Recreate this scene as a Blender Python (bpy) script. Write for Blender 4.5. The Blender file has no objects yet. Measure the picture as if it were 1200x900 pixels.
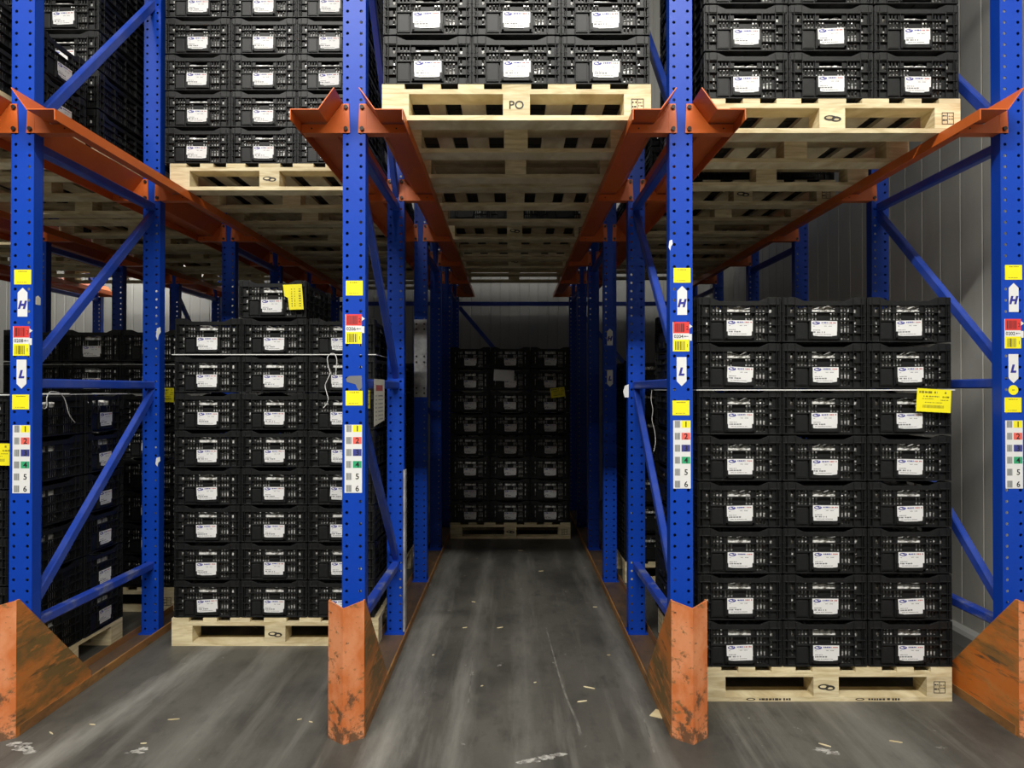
import bpy, math, random
from mathutils import Vector, Matrix

R = random.Random(7)
C = bpy.context.scene.collection
SC = bpy.context.scene

# ------------------------------------------------------------------ camera
F, HOR, CAMZ = 850.0, 457.0, 1.485
cd = bpy.data.cameras.new('camera')
cam = bpy.data.objects.new('camera', cd)
C.objects.link(cam)
cd.sensor_width = 36.0
cd.lens = F / 1200.0 * 36.0
cam.location = (0, 0, CAMZ)
cam.rotation_euler = (math.radians(90) + math.atan((HOR - 450) / F), 0, 0)
SC.camera = cam

# ------------------------------------------------------------------ view, world, lights
vs = SC.view_settings
vs.view_transform = 'Standard'
vs.look = 'None'
vs.gamma = 1.0
vs.use_curve_mapping = False
vs.exposure = -0.12
w = bpy.data.worlds.new('world')
SC.world = w
w.use_nodes = True
w.node_tree.nodes['Background'].inputs[0].default_value = (0.95, 0.97, 1.0, 1)
w.node_tree.nodes['Background'].inputs[1].default_value = 0.02


def area(name, loc, sx, sy, power, col=(1, 0.97, 0.9), target=None):
    l = bpy.data.lights.new(name, 'AREA')
    l.shape = 'RECTANGLE'
    l.size, l.size_y = sx, sy
    l.energy = power
    l.color = col
    o = bpy.data.objects.new(name, l)
    o.location = loc
    if target is not None:
        d = Vector(target) - Vector(loc)
        o.rotation_euler = d.to_track_quat('-Z', 'Y').to_euler()
    C.objects.link(o)
    return o


# rows of ceiling tubes over the gangway in front of the racks
area('aisle_tube', (0.2, 0.3, 6.4), 9.0, 0.3, 50)
area('aisle_tube', (0.2, -1.8, 6.6), 9.0, 0.22, 1230, target=(0.2, 2.6, 1.0))
# tube in the gangway behind the racks, left
area('gangway_tube', (-4.6, 9.2, 3.9), 1.6, 0.2, 62, target=(-5.0, 9.75, 3.2))

# ------------------------------------------------------------------ materials
MATS = {}


def mat(name, col, rough=0.5, metal=0.0, spec=0.5, noise=None, bump=None):
    """noise=(colour2, scale(x,y,z), low, high)"""
    m = bpy.data.materials.new(name)
    m.use_nodes = True
    nt = m.node_tree
    b = nt.nodes['Principled BSDF']
    b.inputs['Base Color'].default_value = (*col, 1)
    b.inputs['Roughness'].default_value = rough
    b.inputs['Metallic'].default_value = metal
    b.inputs['Specular IOR Level'].default_value = spec
    tc = nt.nodes.new('ShaderNodeTexCoord')
    prev = None
    for (c2, sc, lo, hi) in (noise or []):
        mp = nt.nodes.new('ShaderNodeMapping')
        mp.inputs['Scale'].default_value = sc
        nt.links.new(tc.outputs['Object'], mp.inputs['Vector'])
        n = nt.nodes.new('ShaderNodeTexNoise')
        n.inputs['Scale'].default_value = 1.0
        n.inputs['Detail'].default_value = 6
        n.inputs['Roughness'].default_value = 0.65
        nt.links.new(mp.outputs[0], n.inputs['Vector'])
        mr = nt.nodes.new('ShaderNodeMapRange')
        mr.inputs['From Min'].default_value = lo
        mr.inputs['From Max'].default_value = hi
        nt.links.new(n.outputs['Fac'], mr.inputs['Value'])
        mx = nt.nodes.new('ShaderNodeMix')
        mx.data_type = 'RGBA'
        nt.links.new(mr.outputs[0], mx.inputs['Factor'])
        if prev is None:
            mx.inputs['A'].default_value = (*col, 1)
        else:
            nt.links.new(prev, mx.inputs['A'])
        mx.inputs['B'].default_value = (*c2, 1)
        prev = mx.outputs['Result']
    if prev is not None:
        nt.links.new(prev, b.inputs['Base Color'])
    if bump:
        sc, st, dist = bump
        n = nt.nodes.new('ShaderNodeTexNoise')
        n.inputs['Scale'].default_value = sc
        n.inputs['Detail'].default_value = 4
        nt.links.new(tc.outputs['Object'], n.inputs['Vector'])
        bp = nt.nodes.new('ShaderNodeBump')
        bp.inputs['Strength'].default_value = st
        bp.inputs['Distance'].default_value = dist
        nt.links.new(n.outputs['Fac'], bp.inputs['Height'])
        nt.links.new(bp.outputs[0], b.inputs['Normal'])
    MATS[name] = m
    return m


def s(r, g, b):
    f = lambda c: (c / 255 / 12.92) if c / 255 <= 0.04045 else ((c / 255 + 0.055) / 1.055) ** 2.4
    return (f(r), f(g), f(b))


BLUE = mat('blue_paint', (0.003, 0.045, 0.39), 0.40, spec=0.30, noise=[((0.005, 0.055, 0.43), (3, 3, 2), 0.35, 0.7)], bump=(8, 0.05, 0.01))
BLUEB = mat('blue_brace_paint', (0.018, 0.062, 0.42), 0.35, noise=[((0.06, 0.10, 0.42), (6, 6, 6), 0.4, 0.75)])
BLUEW = mat('scuffed_blue_paint', (0.02, 0.06, 0.42), 0.4, noise=[((0.22, 0.24, 0.30), (9, 5, 9), 0.5, 0.68)])
ORANGE = mat('orange_paint', (0.64, 0.135, 0.020), 0.42, noise=[((0.56, 0.105, 0.016), (5, 3, 5), 0.4, 0.7)])
GUARD = mat('worn_orange_paint', (0.62, 0.17, 0.045), 0.55,
            noise=[((0.74, 0.29, 0.13), (7, 7, 5), 0.42, 0.62), ((0.25, 0.13, 0.05), (20, 20, 30), 0.58, 0.66), ((0.06, 0.04, 0.028), (26, 26, 34), 0.64, 0.70)],
            bump=(40, 0.15, 0.004))
def foot_dirt(m):
    nt = m.node_tree
    b_ = nt.nodes['Principled BSDF']
    src = b_.inputs['Base Color'].links[0].from_socket
    tc = nt.nodes.new('ShaderNodeTexCoord')
    sp = nt.nodes.new('ShaderNodeSeparateXYZ')
    nt.links.new(tc.outputs['Object'], sp.inputs[0])
    n = nt.nodes.new('ShaderNodeTexNoise')
    n.inputs['Scale'].default_value = 17
    n.inputs['Detail'].default_value = 8
    n.inputs['Roughness'].default_value = .7
    nt.links.new(tc.outputs['Object'], n.inputs['Vector'])
    ma = nt.nodes.new('ShaderNodeMath')
    ma.operation = 'MULTIPLY_ADD'
    ma.inputs[1].default_value = -0.62
    nt.links.new(sp.outputs['Z'], ma.inputs[0])
    nt.links.new(n.outputs['Fac'], ma.inputs[2])
    mr = nt.nodes.new('ShaderNodeMapRange')
    mr.inputs['From Min'].default_value = 0.41
    mr.inputs['From Max'].default_value = 0.50
    mr.inputs['To Max'].default_value = 0.85
    nt.links.new(ma.outputs[0], mr.inputs[0])
    mx = nt.nodes.new('ShaderNodeMix')
    mx.data_type = 'RGBA'
    nt.links.new(mr.outputs[0], mx.inputs['Factor'])
    nt.links.new(src, mx.inputs['A'])
    mx.inputs['B'].default_value = (0.085, 0.055, 0.032, 1)
    nt.links.new(mx.outputs['Result'], b_.inputs['Base Color'])


foot_dirt(GUARD)
GUARDS2 = mat('scratched_orange_paint', (0.66, 0.18, 0.025), 0.5,
              noise=[((0.60, 0.24, 0.06), (4, 4, 9), 0.45, 0.65), ((0.30, 0.15, 0.045), (3, 2, 9), 0.52, 0.66), ((0.12, 0.08, 0.04), (7, 3.0, 26), 0.57, 0.65)], bump=(40, 0.15, 0.004))
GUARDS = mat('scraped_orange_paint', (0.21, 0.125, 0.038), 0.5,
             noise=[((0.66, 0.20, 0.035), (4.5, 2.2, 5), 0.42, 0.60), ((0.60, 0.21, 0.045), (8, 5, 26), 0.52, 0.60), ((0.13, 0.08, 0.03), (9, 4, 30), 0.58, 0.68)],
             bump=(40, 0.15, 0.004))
RUST = mat('rusty_steel', (0.10, 0.065, 0.042), 0.6, noise=[((0.17, 0.09, 0.04), (8, 2.5, 8), 0.45, 0.7), ((0.05, 0.038, 0.03), (12, 4, 12), 0.5, 0.7)], bump=(30, 0.2, 0.004))
LIP = mat('ochre_rust', (0.26, 0.12, 0.04), 0.6, noise=[((0.40, 0.20, 0.06), (8, 2.0, 8), 0.45, 0.65), ((0.10, 0.06, 0.03), (14, 5, 14), 0.52, 0.7)])
GREY = mat('galvanised_steel', (0.42, 0.42, 0.43), 0.45, 0.3, noise=[((0.20, 0.20, 0.21), (12, 12, 12), 0.4, 0.7)])
BOLT = mat('dark_bolt', (0.035, 0.03, 0.028), 0.4, 0.5)
BLACK = mat('black_plastic', (0.009, 0.0095, 0.010), 0.42, spec=0.28, noise=[((0.013, 0.0135, 0.014), (30, 30, 30), 0.4, 0.7)])
bv = BLACK.node_tree.nodes.new('ShaderNodeBevel')
bv.samples = 4
bv.inputs['Radius'].default_value = 0.0016
BLACK.node_tree.links.new(bv.outputs[0], BLACK.node_tree.nodes['Principled BSDF'].inputs['Normal'])
BAG = mat('clear_bag', (0.78, 0.78, 0.75), 0.22, spec=0.8, noise=[((0.10, 0.09, 0.07), (22, 22, 16), 0.47, 0.60)])
WHITE = mat('white_paper', (0.74, 0.74, 0.74), 0.5)
WHITE2 = mat('white_plastic', (0.78, 0.78, 0.76), 0.4)
INK = mat('print_ink', (0.012, 0.012, 0.014), 0.6)
INKG = mat('grey_print', (0.17, 0.175, 0.18), 0.6)
INKL = mat('light_grey_print', (0.42, 0.43, 0.43), 0.6)
INKB = mat('blue_print', (0.022, 0.022, 0.26), 0.6)
INKR = mat('red_print', (0.42, 0.10, 0.10), 0.6)
YEL = mat('yellow_paper', (0.90, 0.80, 0.012), 0.5)
YELI = mat('olive_print', (0.22, 0.19, 0.01), 0.6)
RED = mat('red_paper', (0.72, 0.045, 0.04), 0.5)
PATCHR = mat('red_patch', (0.80, 0.13, 0.10), 0.5)
PATCHB = mat('violet_patch', (0.045, 0.05, 0.26), 0.5)
PATCHG = mat('green_patch', (0.03, 0.36, 0.16), 0.5)
CREAM = mat('cream_paper', (0.62, 0.60, 0.52), 0.6)
STAMP = mat('stamp_ink', (0.035, 0.03, 0.025), 0.7)
STRAP = mat('white_strap', (0.75, 0.75, 0.73), 0.4)


def wood():
    m = bpy.data.materials.new('pallet_wood')
    m.use_nodes = True
    nt = m.node_tree
    b = nt.nodes['Principled BSDF']
    b.inputs['Roughness'].default_value = 0.75
    b.inputs['Specular IOR Level'].default_value = 0.2
    tc = nt.nodes.new('ShaderNodeTexCoord')
    mp = nt.nodes.new('ShaderNodeMapping')
    mp.inputs['Scale'].default_value = (9, 6, 60)
    nt.links.new(tc.outputs['Object'], mp.inputs[0])
    oi = nt.nodes.new('ShaderNodeObjectInfo')
    n = nt.nodes.new('ShaderNodeTexNoise')
    n.noise_dimensions = '4D'
    n.inputs['Scale'].default_value = 0.6
    n.inputs['Detail'].default_value = 6
    n.inputs['Distortion'].default_value = 1.2
    nt.links.new(mp.outputs[0], n.inputs['Vector'])
    mul = nt.nodes.new('ShaderNodeMath')
    mul.operation = 'MULTIPLY'
    mul.inputs[1].default_value = 37.0
    nt.links.new(oi.outputs['Random'], mul.inputs[0])
    nt.links.new(mul.outputs[0], n.inputs['W'])
    cr = nt.nodes.new('ShaderNodeValToRGB')
    cr.color_ramp.elements[0].position = 0.32
    cr.color_ramp.elements[0].color = (0.53, 0.42, 0.23, 1)
    cr.color_ramp.elements[1].position = 0.62
    cr.color_ramp.elements[1].color = (0.79, 0.69, 0.45, 1)
    nt.links.new(n.outputs['Fac'], cr.inputs[0])
    hs = nt.nodes.new('ShaderNodeHueSaturation')
    mr = nt.nodes.new('ShaderNodeMapRange')
    mr.inputs['To Min'].default_value = 0.80
    mr.inputs['To Max'].default_value = 1.10
    nt.links.new(oi.outputs['Random'], mr.inputs[0])
    nt.links.new(mr.outputs[0], hs.inputs['Value'])
    nt.links.new(cr.outputs[0], hs.inputs['Color'])
    nt.links.new(hs.outputs[0], b.inputs['Base Color'])
    return m


WOOD = wood()
FLOOR = mat('worn_concrete', (0.076, 0.072, 0.062), 0.55,
            noise=[((0.118, 0.112, 0.097), (1.5, 0.55, 1), 0.40, 0.66), ((0.040, 0.038, 0.034), (1.7, 1.0, 1), 0.48, 0.68),
                   ((0.050, 0.048, 0.042), (12, 5, 1), 0.54, 0.75), ((0.155, 0.148, 0.130), (9, 0.5, 1), 0.54, 0.74),
                   ((0.33, 0.32, 0.295), (11, 8, 1), 0.66, 0.74), ((0.55, 0.54, 0.51), (36, 36, 1), 0.715, 0.75)],
            bump=(20, 0.08, 0.01))


def wheel_tracks(m, bands):
    """chalky wear bands left by fork-lift wheels, running along the lanes"""
    nt = m.node_tree
    b_ = nt.nodes['Principled BSDF']
    prev = b_.inputs['Base Color'].links[0].from_socket
    tc = nt.nodes.new('ShaderNodeTexCoord')
    sp = nt.nodes.new('ShaderNodeSeparateXYZ')
    nt.links.new(tc.outputs['Object'], sp.inputs[0])
    mp = nt.nodes.new('ShaderNodeMapping')
    mp.inputs['Scale'].default_value = (16, 2.2, 1)
    nt.links.new(tc.outputs['Object'], mp.inputs[0])
    n = nt.nodes.new('ShaderNodeTexNoise')
    n.inputs['Scale'].default_value = 1
    n.inputs['Detail'].default_value = 8
    n.inputs['Roughness'].default_value = .7
    nt.links.new(mp.outputs[0], n.inputs['Vector'])

    def M(op, a, b=None):
        q = nt.nodes.new('ShaderNodeMath')
        q.operation = op
        for k, v in enumerate((a, b)):
            if v is None:
                continue
            if isinstance(v, (int, float)):
                q.inputs[k].default_value = v
            else:
                nt.links.new(v, q.inputs[k])
        return q.outputs[0]
    for xc, slope, wd, amt in bands:
        d = M('ABSOLUTE', M('SUBTRACT', sp.outputs['X'], M('ADD', M('MULTIPLY', sp.outputs['Y'], slope), xc)))
        f_ = M('SUBTRACT', 1.0, M('DIVIDE', d, wd))
        f_ = M('ADD', M('MULTIPLY', f_, .55), M('SUBTRACT', n.outputs['Fac'], .62))
        mr = nt.nodes.new('ShaderNodeMapRange')
        mr.inputs['From Min'].default_value = 0.0
        mr.inputs['From Max'].default_value = 0.55
        mr.inputs['To Max'].default_value = amt
        nt.links.new(f_, mr.inputs[0])
        mx = nt.nodes.new('ShaderNodeMix')
        mx.data_type = 'RGBA'
        nt.links.new(mr.outputs[0], mx.inputs['Factor'])
        nt.links.new(prev, mx.inputs['A'])
        mx.inputs['B'].default_value = (0.40, 0.39, 0.355, 1)
        prev = mx.outputs['Result']
    nt.links.new(prev, b_.inputs['Base Color'])


wheel_tracks(FLOOR, [(-.53, 0.0, .17, .50), (-.27, 0.01, .10, .28), (.07, 0.0, .12, .18), (.60, .0, .09, .25), (-2.25, .13, .14, .55), (-1.55, .06, .16, .25), (1.9, -.1, .25, .22), (-1.05, .03, .2, .15)])
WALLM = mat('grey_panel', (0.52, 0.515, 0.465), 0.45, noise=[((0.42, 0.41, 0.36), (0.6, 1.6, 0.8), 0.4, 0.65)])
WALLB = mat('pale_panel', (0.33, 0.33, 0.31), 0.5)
CEILM = mat('ceiling_panel', (0.2, 0.2, 0.2), 0.7)

# ------------------------------------------------------------------ mesh builder


class MB:
    def __init__(self):
        self.v, self.f, self.m = [], [], []

    def face(self, pts, mi=0):
        i = len(self.v)
        self.v += [tuple(p) for p in pts]
        self.f.append(tuple(range(i, i + len(pts))))
        self.m.append(mi)

    def box(self, a, b, mi=0, T=None):
        (x0, y0, z0), (x1, y1, z1) = a, b
        p = [Vector(q) for q in ((x0, y0, z0), (x1, y0, z0), (x1, y1, z0), (x0, y1, z0), (x0, y0, z1), (x1, y0, z1), (x1, y1, z1), (x0, y1, z1))]
        if T is not None:
            p = [T @ q for q in p]
        i = len(self.v)
        self.v += [tuple(q) for q in p]
        for q in ((0, 3, 2, 1), (4, 5, 6, 7), (0, 1, 5, 4), (1, 2, 6, 5), (2, 3, 7, 6), (3, 0, 4, 7)):
            self.f.append(tuple(i + k for k in q))
            self.m.append(mi)

    def prism(self, poly, d0, d1, xf, mi=0):
        """poly: 2-D outline (ccw), extruded from d0 to d1; xf(u, v, d) -> point"""
        n = len(poly)
        i = len(self.v)
        self.v += [tuple(xf(u, v, d0)) for u, v in poly] + [tuple(xf(u, v, d1)) for u, v in poly]
        self.f.append(tuple(range(i, i + n)))
        self.f.append(tuple(range(i + 2 * n - 1, i + n - 1, -1)))
        self.m += [mi, mi]
        for k in range(n):
            l = (k + 1) % n
            self.f.append((i + k, i + n + k, i + n + l, i + l))
            self.m.append(mi)

    def bar(self, p, q, w, h, mi=0, up=(1, 0, 0), chamfer=0.0):
        """bar of w (along up) x h between two points"""
        p, q = Vector(p), Vector(q)
        d = (q - p).normalized()
        u = Vector(up)
        u = (u - d * u.dot(d)).normalized()
        v = d.cross(u)
        c = chamfer
        a, b = w / 2, h / 2
        if c:
            sec = [(-a + c, -b), (a - c, -b), (a, -b + c), (a, b - c), (a - c, b), (-a + c, b), (-a, b - c), (-a, -b + c)]
        else:
            sec = [(-a, -b), (a, -b), (a, b), (-a, b)]
        L = (q - p).length
        self.prism(sec, 0, L, lambda x, y, t: p + u * x + v * y + d * t, mi)

    def tube(self, pts, r, n=6, mi=0, closed=False):
        pts = [Vector(p) for p in pts]
        rings = []
        N = len(pts)
        for k, p in enumerate(pts):
            a = pts[(k - 1) % N] if (closed or k) else p
            b = pts[(k + 1) % N] if (closed or k < N - 1) else p
            d = (b - a).normalized()
            u = d.orthogonal().normalized() if abs(d.z) > 0.9 else d.cross(Vector((0, 0, 1))).normalized()
            v = d.cross(u)
            i = len(self.v)
            self.v += [tuple(p + (u * math.cos(t) + v * math.sin(t)) * r) for t in [2 * math.pi * j / n for j in range(n)]]
            rings.append(i)
        for k in range(N if closed else N - 1):
            a, b = rings[k], rings[(k + 1) % N]
            for j in range(n):
                self.f.append((a + j, a + (j + 1) % n, b + (j + 1) % n, b + j))
                self.m.append(mi)
        if not closed:
            self.f.append(tuple(rings[0] + j for j in range(n)))
            self.f.append(tuple(rings[-1] + j for j in reversed(range(n))))
            self.m += [mi, mi]

    def mesh(self, name, mats):
        me = bpy.data.meshes.new(name)
        me.from_pydata(self.v, [], self.f)
        for m in (mats if isinstance(mats, (list, tuple)) else [mats]):
            me.materials.append(m)
        me.polygons.foreach_set('material_index', self.m)
        import bmesh
        bm = bmesh.new()
        bm.from_mesh(me)
        bmesh.ops.recalc_face_normals(bm, faces=bm.faces)
        bm.to_mesh(me)
        bm.free()
        return me

    def build(self, name, mats, parent=None, loc=(0, 0, 0), rot=(0, 0, 0)):
        o = bpy.data.objects.new(name, self.mesh(name, mats))
        C.objects.link(o)
        o.location = loc
        o.rotation_euler = rot
        if parent is not None:
            o.parent = parent
        return o


def inst(o, parent, loc, name=None, rot=None):
    c = o.copy()
    C.objects.link(c)
    c.parent = parent
    c.location = loc
    if rot:
        c.rotation_euler = rot
    return c


def thing(name, label, cat, loc=(0, 0, 0), rz=0.0, group=None):
    o = bpy.data.objects.new(name, None)
    C.objects.link(o)
    o.empty_display_size = 0.1
    o.location = loc
    o.rotation_euler = (0, 0, rz)
    return tag(o, label, cat, group)


def tag(o, label, cat, group=None):
    o['label'] = label
    o['category'] = cat
    if group:
        o['group'] = group
    return o


def struct(o):
    o['kind'] = 'structure'
    return o


KIDS = {}


def kids(o):
    return [c for c in o.children]


def dup(o, parent=None, cache={}):
    if o.name not in cache:
        cache[o.name] = [c.name for c in o.children]
    c = o.copy()
    C.objects.link(c)
    c.parent = parent
    for n in cache[o.name]:
        dup(bpy.data.objects[n], c)
    return c


def X(px, Y):
    return (px - 600) * Y / F


def Z(py, Y):
    return CAMZ + (HOR - py) * Y / F


# lettering: font outlines turned into flat faces
_TX = {}


def glyphs(txt, size, shear=0.0, bold=0.0):
    k = (txt, size, shear, bold)
    if k not in _TX:
        cu = bpy.data.curves.new('lettering', 'FONT')
        cu.body = txt
        cu.size = size
        cu.shear = shear
        cu.offset = bold
        cu.align_x = 'CENTER'
        cu.resolution_u = 3
        o = bpy.data.objects.new('lettering', cu)
        C.objects.link(o)
        bpy.context.view_layer.update()
        dg = bpy.context.evaluated_depsgraph_get()
        me = bpy.data.meshes.new_from_object(o.evaluated_get(dg))
        vs_ = [(v.co.x, v.co.y) for v in me.vertices]
        ym = (min(v[1] for v in vs_) + max(v[1] for v in vs_)) / 2
        xm = (min(v[0] for v in vs_) + max(v[0] for v in vs_)) / 2
        _TX[k] = ([(x - xm, y - ym) for x, y in vs_], [tuple(p.vertices) for p in me.polygons])
        bpy.data.objects.remove(o)
        bpy.data.curves.remove(cu)
        bpy.data.meshes.remove(me)
    return _TX[k]


class Flat:
    """printed paper facing -Y in its own x/z plane; layers 0.25 mm apart"""

    def __init__(self):
        self.mb = MB()
        self.mats = []

    def mi(self, m):
        if m not in self.mats:
            self.mats.append(m)
        return self.mats.index(m)

    def poly(self, pts, m, layer=0):
        y = -0.0004 - 0.00035 * layer
        if layer == 0:
            self.mb.prism(pts, 0.0, -0.0006, lambda u, v, d: (u, d, v), self.mi(m))
        else:
            self.mb.face([(x, y, z) for x, z in pts], self.mi(m))

    def rect(self, x0, z0, x1, z1, m, layer=1):
        self.poly([(x0, z0), (x1, z0), (x1, z1), (x0, z1)], m, layer)

    def text(self, t, cx, cz, size, m, layer=2, shear=0.0, bold=0.0, rot=0.0):
        v, f = glyphs(t, size, shear, bold)
        y = -0.0004 - 0.00035 * layer
        i = len(self.mb.v)
        c, sn = math.cos(rot), math.sin(rot)
        self.mb.v += [(cx + a * c - b * sn, y, cz + a * sn + b * c) for a, b in v]
        for p in f:
            self.mb.f.append(tuple(i + k for k in p))
            self.mb.m.append(self.mi(m))

    def oval(self, cx, cz, a, b, m, layer=1, n=16):
        self.poly([(cx + a * math.cos(2 * math.pi * k / n), cz + b * math.sin(2 * math.pi * k / n)) for k in range(n)], m, layer)

    def bars(self, x0, x1, z0, z1, m, rr, layer=1, lo=0.0012, hi=0.004):
        x = x0
        while x < x1:
            w_ = rr.uniform(lo, hi)
            self.rect(x, z0, min(x + w_, x1), z1, m, layer)
            x += w_ + rr.uniform(lo, hi)

    def line(self, x0, x1, z, h, m, rr, layer=1):
        """an illegible row of print: small blocks with word gaps"""
        x = x0
        while x < x1:
            w_ = rr.uniform(0.5, 1.6) * h
            self.rect(x, z - h / 2 * rr.uniform(.7, 1), min(x + w_, x1), z + h / 2 * rr.uniform(.7, 1), m, layer)
            x += w_ + h * (rr.uniform(.25, .4) if rr.random() < .8 else .9)

    def build(self, name, parent=None, loc=(0, 0, 0), rot=(0, 0, 0)):
        me = bpy.data.meshes.new(name)
        me.from_pydata(self.mb.v, [], self.mb.f)
        for m in self.mats:
            me.materials.append(m)
        me.polygons.foreach_set('material_index', self.mb.m)
        o = bpy.data.objects.new(name, me)
        C.objects.link(o)
        o.location = loc
        o.rotation_euler = rot
        if parent is not None:
            o.parent = parent
        return o


# ------------------------------------------------------------------ the hall
WX, BY = 2.66, 9.75
XL, YF, CZ = -8.5, -6.5, 6.8
b = MB(); b.box((XL - .2, YF - .2, -0.12), (WX + .25, BY + .2, 0)); FLO = struct(b.build('floor', FLOOR))
b = MB(); b.box((XL - .2, YF - .2, CZ), (WX + .25, BY + .2, CZ + .1)); struct(b.build('ceiling', CEILM))


def ribbed(a0, a1, axis, base, out, mb, step=0.2, g=0.012, dep=0.005):
    """panel wall: flat pans with narrow pressed grooves; runs a0..a1 along axis"""
    prof = []
    a = a0
    while a < a1 - step:
        prof += [(a, 0), (a + step - 2 * g, 0), (a + step - 1.5 * g, -dep), (a + step - .5 * g, -dep)]
        a += step
    prof += [(a1, 0), (a1, -.1), (a0, -.1)]
    if axis == 'y':
        mb.prism(prof, 0, CZ, lambda u, v, d: (base - out * -v * -1 if False else base + out * v, u, d))
    else:
        mb.prism(prof, 0, CZ, lambda u, v, d: (u, base + out * v, d))


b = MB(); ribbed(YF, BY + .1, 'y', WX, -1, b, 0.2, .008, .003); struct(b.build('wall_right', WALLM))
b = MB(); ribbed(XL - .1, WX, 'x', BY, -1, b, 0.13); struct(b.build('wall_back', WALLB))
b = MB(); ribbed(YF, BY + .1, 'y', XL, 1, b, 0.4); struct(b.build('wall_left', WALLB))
b = MB(); b.box((XL, YF - .1, 0), (WX, YF, CZ)); struct(b.build('wall_front', CEILM))
b = MB()
b.prism([(0, 0), (-.06, 0), (-.06, .07), (-.045, .09), (0, .10)], YF, BY, lambda u, v, d: (WX + u, d, v))
struct(b.build('baseboard_right', WALLB))

# ------------------------------------------------------------------ racking
POST_X = [-5.13, -3.66, -2.195, -0.708, 0.7576, 2.242]
POST_Y = [3.245, 4.41, 5.61, 6.72, 7.85, 8.95]
PW, PD, PH = 0.051, 0.066, 4.7


def upright_mesh():
    b = MB()
    r, hx, t = 0.0072, 0.0305, 0.003
    z = 0.012
    n = int((PH - z) / 0.05)
    for k in range(n):
        z0, z1 = z + k * .05, z + (k + 1) * .05
        zc = (z0 + z1) / 2
        for sx in (-1, 1):
            x0, x1 = (-PW, 0) if sx < 0 else (0, PW)
            cx = sx * hx
            ring = [(cx + r * math.cos(math.pi / 4 * j), zc + r * math.sin(math.pi / 4 * j)) for j in range(8)]
            outer = [(x1, zc), (x1, z1), (cx, z1), (x0, z1), (x0, zc), (x0, z0), (cx, z0), (x1, z0)]
            for j in range(8):
                l = (j + 1) % 8
                b.face([(outer[j][0], 0, outer[j][1]), (outer[l][0], 0, outer[l][1]), (ring[l][0], 0, ring[l][1]), (ring[j][0], 0, ring[j][1])])
                b.face([(ring[j][0], 0, ring[j][1]), (ring[l][0], 0, ring[l][1]), (ring[l][0], t, ring[l][1]), (ring[j][0], t, ring[j][1])])
                b.face([(outer[l][0], t, outer[l][1]), (outer[j][0], t, outer[j][1]), (ring[j][0], t, ring[j][1]), (ring[l][0], t, ring[l][1])])
    zt = z + n * .05
    for sx in (-1, 1):
        b.box((sx * PW - .0028 * (sx > 0), 0.0005, z), (sx * PW + .0028 * (sx < 0), PD, zt))
        b.box((sx * PW - .018 * (sx > 0), PD - .003, z), (sx * PW + .018 * (sx < 0), PD, zt))
    return b.mesh('upright', BLUE)


UPM = upright_mesh()
b = MB(); b.box((-.062, -.02, 0.006), (.062, PD + .03, .014)); PLATEM = b.mesh('base_plate', BLUE)

WHICH_LINE = ['at the far end of the racking', 'second in from the far end', 'beside the six-high floor stack', 'beside the stack with the single crate on top',
              'between the empty aisle and the wall-side stack', 'standing against the grey wall']
FRAMES = {}


def frame(i, p):
    ya, yb = POST_Y[2 * p], POST_Y[2 * p + 1]
    depth = ['front', 'middle', 'rear'][p]
    t = thing('rack_frame', f'blue braced steel rack frame, {depth} one {WHICH_LINE[i]}', 'rack frame', (POST_X[i], ya, 0), 0, 'blue rack frames')
    ups = []
    for yy in (0, yb - ya):
        u = bpy.data.objects.new('upright', UPM)
        C.objects.link(u)
        u.parent = t
        u.location = (0, yy, 0)
        pl = bpy.data.objects.new('base_plate', PLATEM)
        C.objects.link(pl)
        pl.parent = u
        ups.append(u)
    y0, y1 = PD * .45, yb - ya + PD * .45
    for k, z in enumerate((0.42, 1.515, 2.60, 3.92)):
        if p > 0 and k < 2 and not (i == 1 and p == 2):
            continue
        m = MB()
        m.bar((0, y0, z), (0, y1, z), .045, .045, chamfer=.006)
        m.build('horizontal_brace', BLUEW if k == 0 else BLUEB, t)
    flip = (p == 2) or i == 3
    for z0, z1 in ((0.46, 1.48), (1.56, 2.57), (2.66, 3.87)):
        if p > 0 and z0 < 2.6 and not (i == 1 and p == 2):
            continue
        m = MB()
        if flip:
            z0, z1 = z1, z0
        m.bar((0, y0, z0), (0, y1, z1), .035, .05, chamfer=.005)
        m.build('diagonal_brace', BLUEB, t)
    FRAMES[(i, p)] = (t, ups)


for i in range(6):
    for p in range(3):
        if (i == 0 and p < 2) or (i == 1 and p < 1):
            continue
        frame(i, p)

# --- stickers on the front uprights (children of the upright); y is a photograph height
rs = random.Random(3)


def zf(y):
    return CAMZ + (HOR - y) / (F / POST_Y[0])


def small_yellow(up, y, dx=0.0):
    f = Flat()
    f.poly([(-.038, -.033), (.038, -.033), (.038, .033), (-.038, .033)], YEL)
    f.line(-.020, .022, .025, .0045, YELI, rs)
    f.line(-.024, .018, -.024, .0035, YELI, rs)
    return f.build('yellow_sticker', up, (dx, -.0008, zf(y)))


def arrow(up, y, ch, scale=1.0, dx=0.0, z=None):
    f = Flat()
    w_, h_ = .022, .065
    if ch == 'H':
        f.poly([(-w_, -h_), (w_, -h_), (w_, h_ - .022), (0, h_), (-w_, h_ - .022)], WHITE)
        cz = -.012
    else:
        f.poly([(-w_, h_), (-w_, -h_ + .022), (0, -h_), (w_, -h_ + .022), (w_, h_)], WHITE)
        cz = 0.0
    f.text(ch, 0, cz, .046, INKB, 1, shear=.25, bold=.0030)
    return f.build('arrow_sticker', up, (dx, -.0008, zf(y) if z is None else z))


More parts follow.
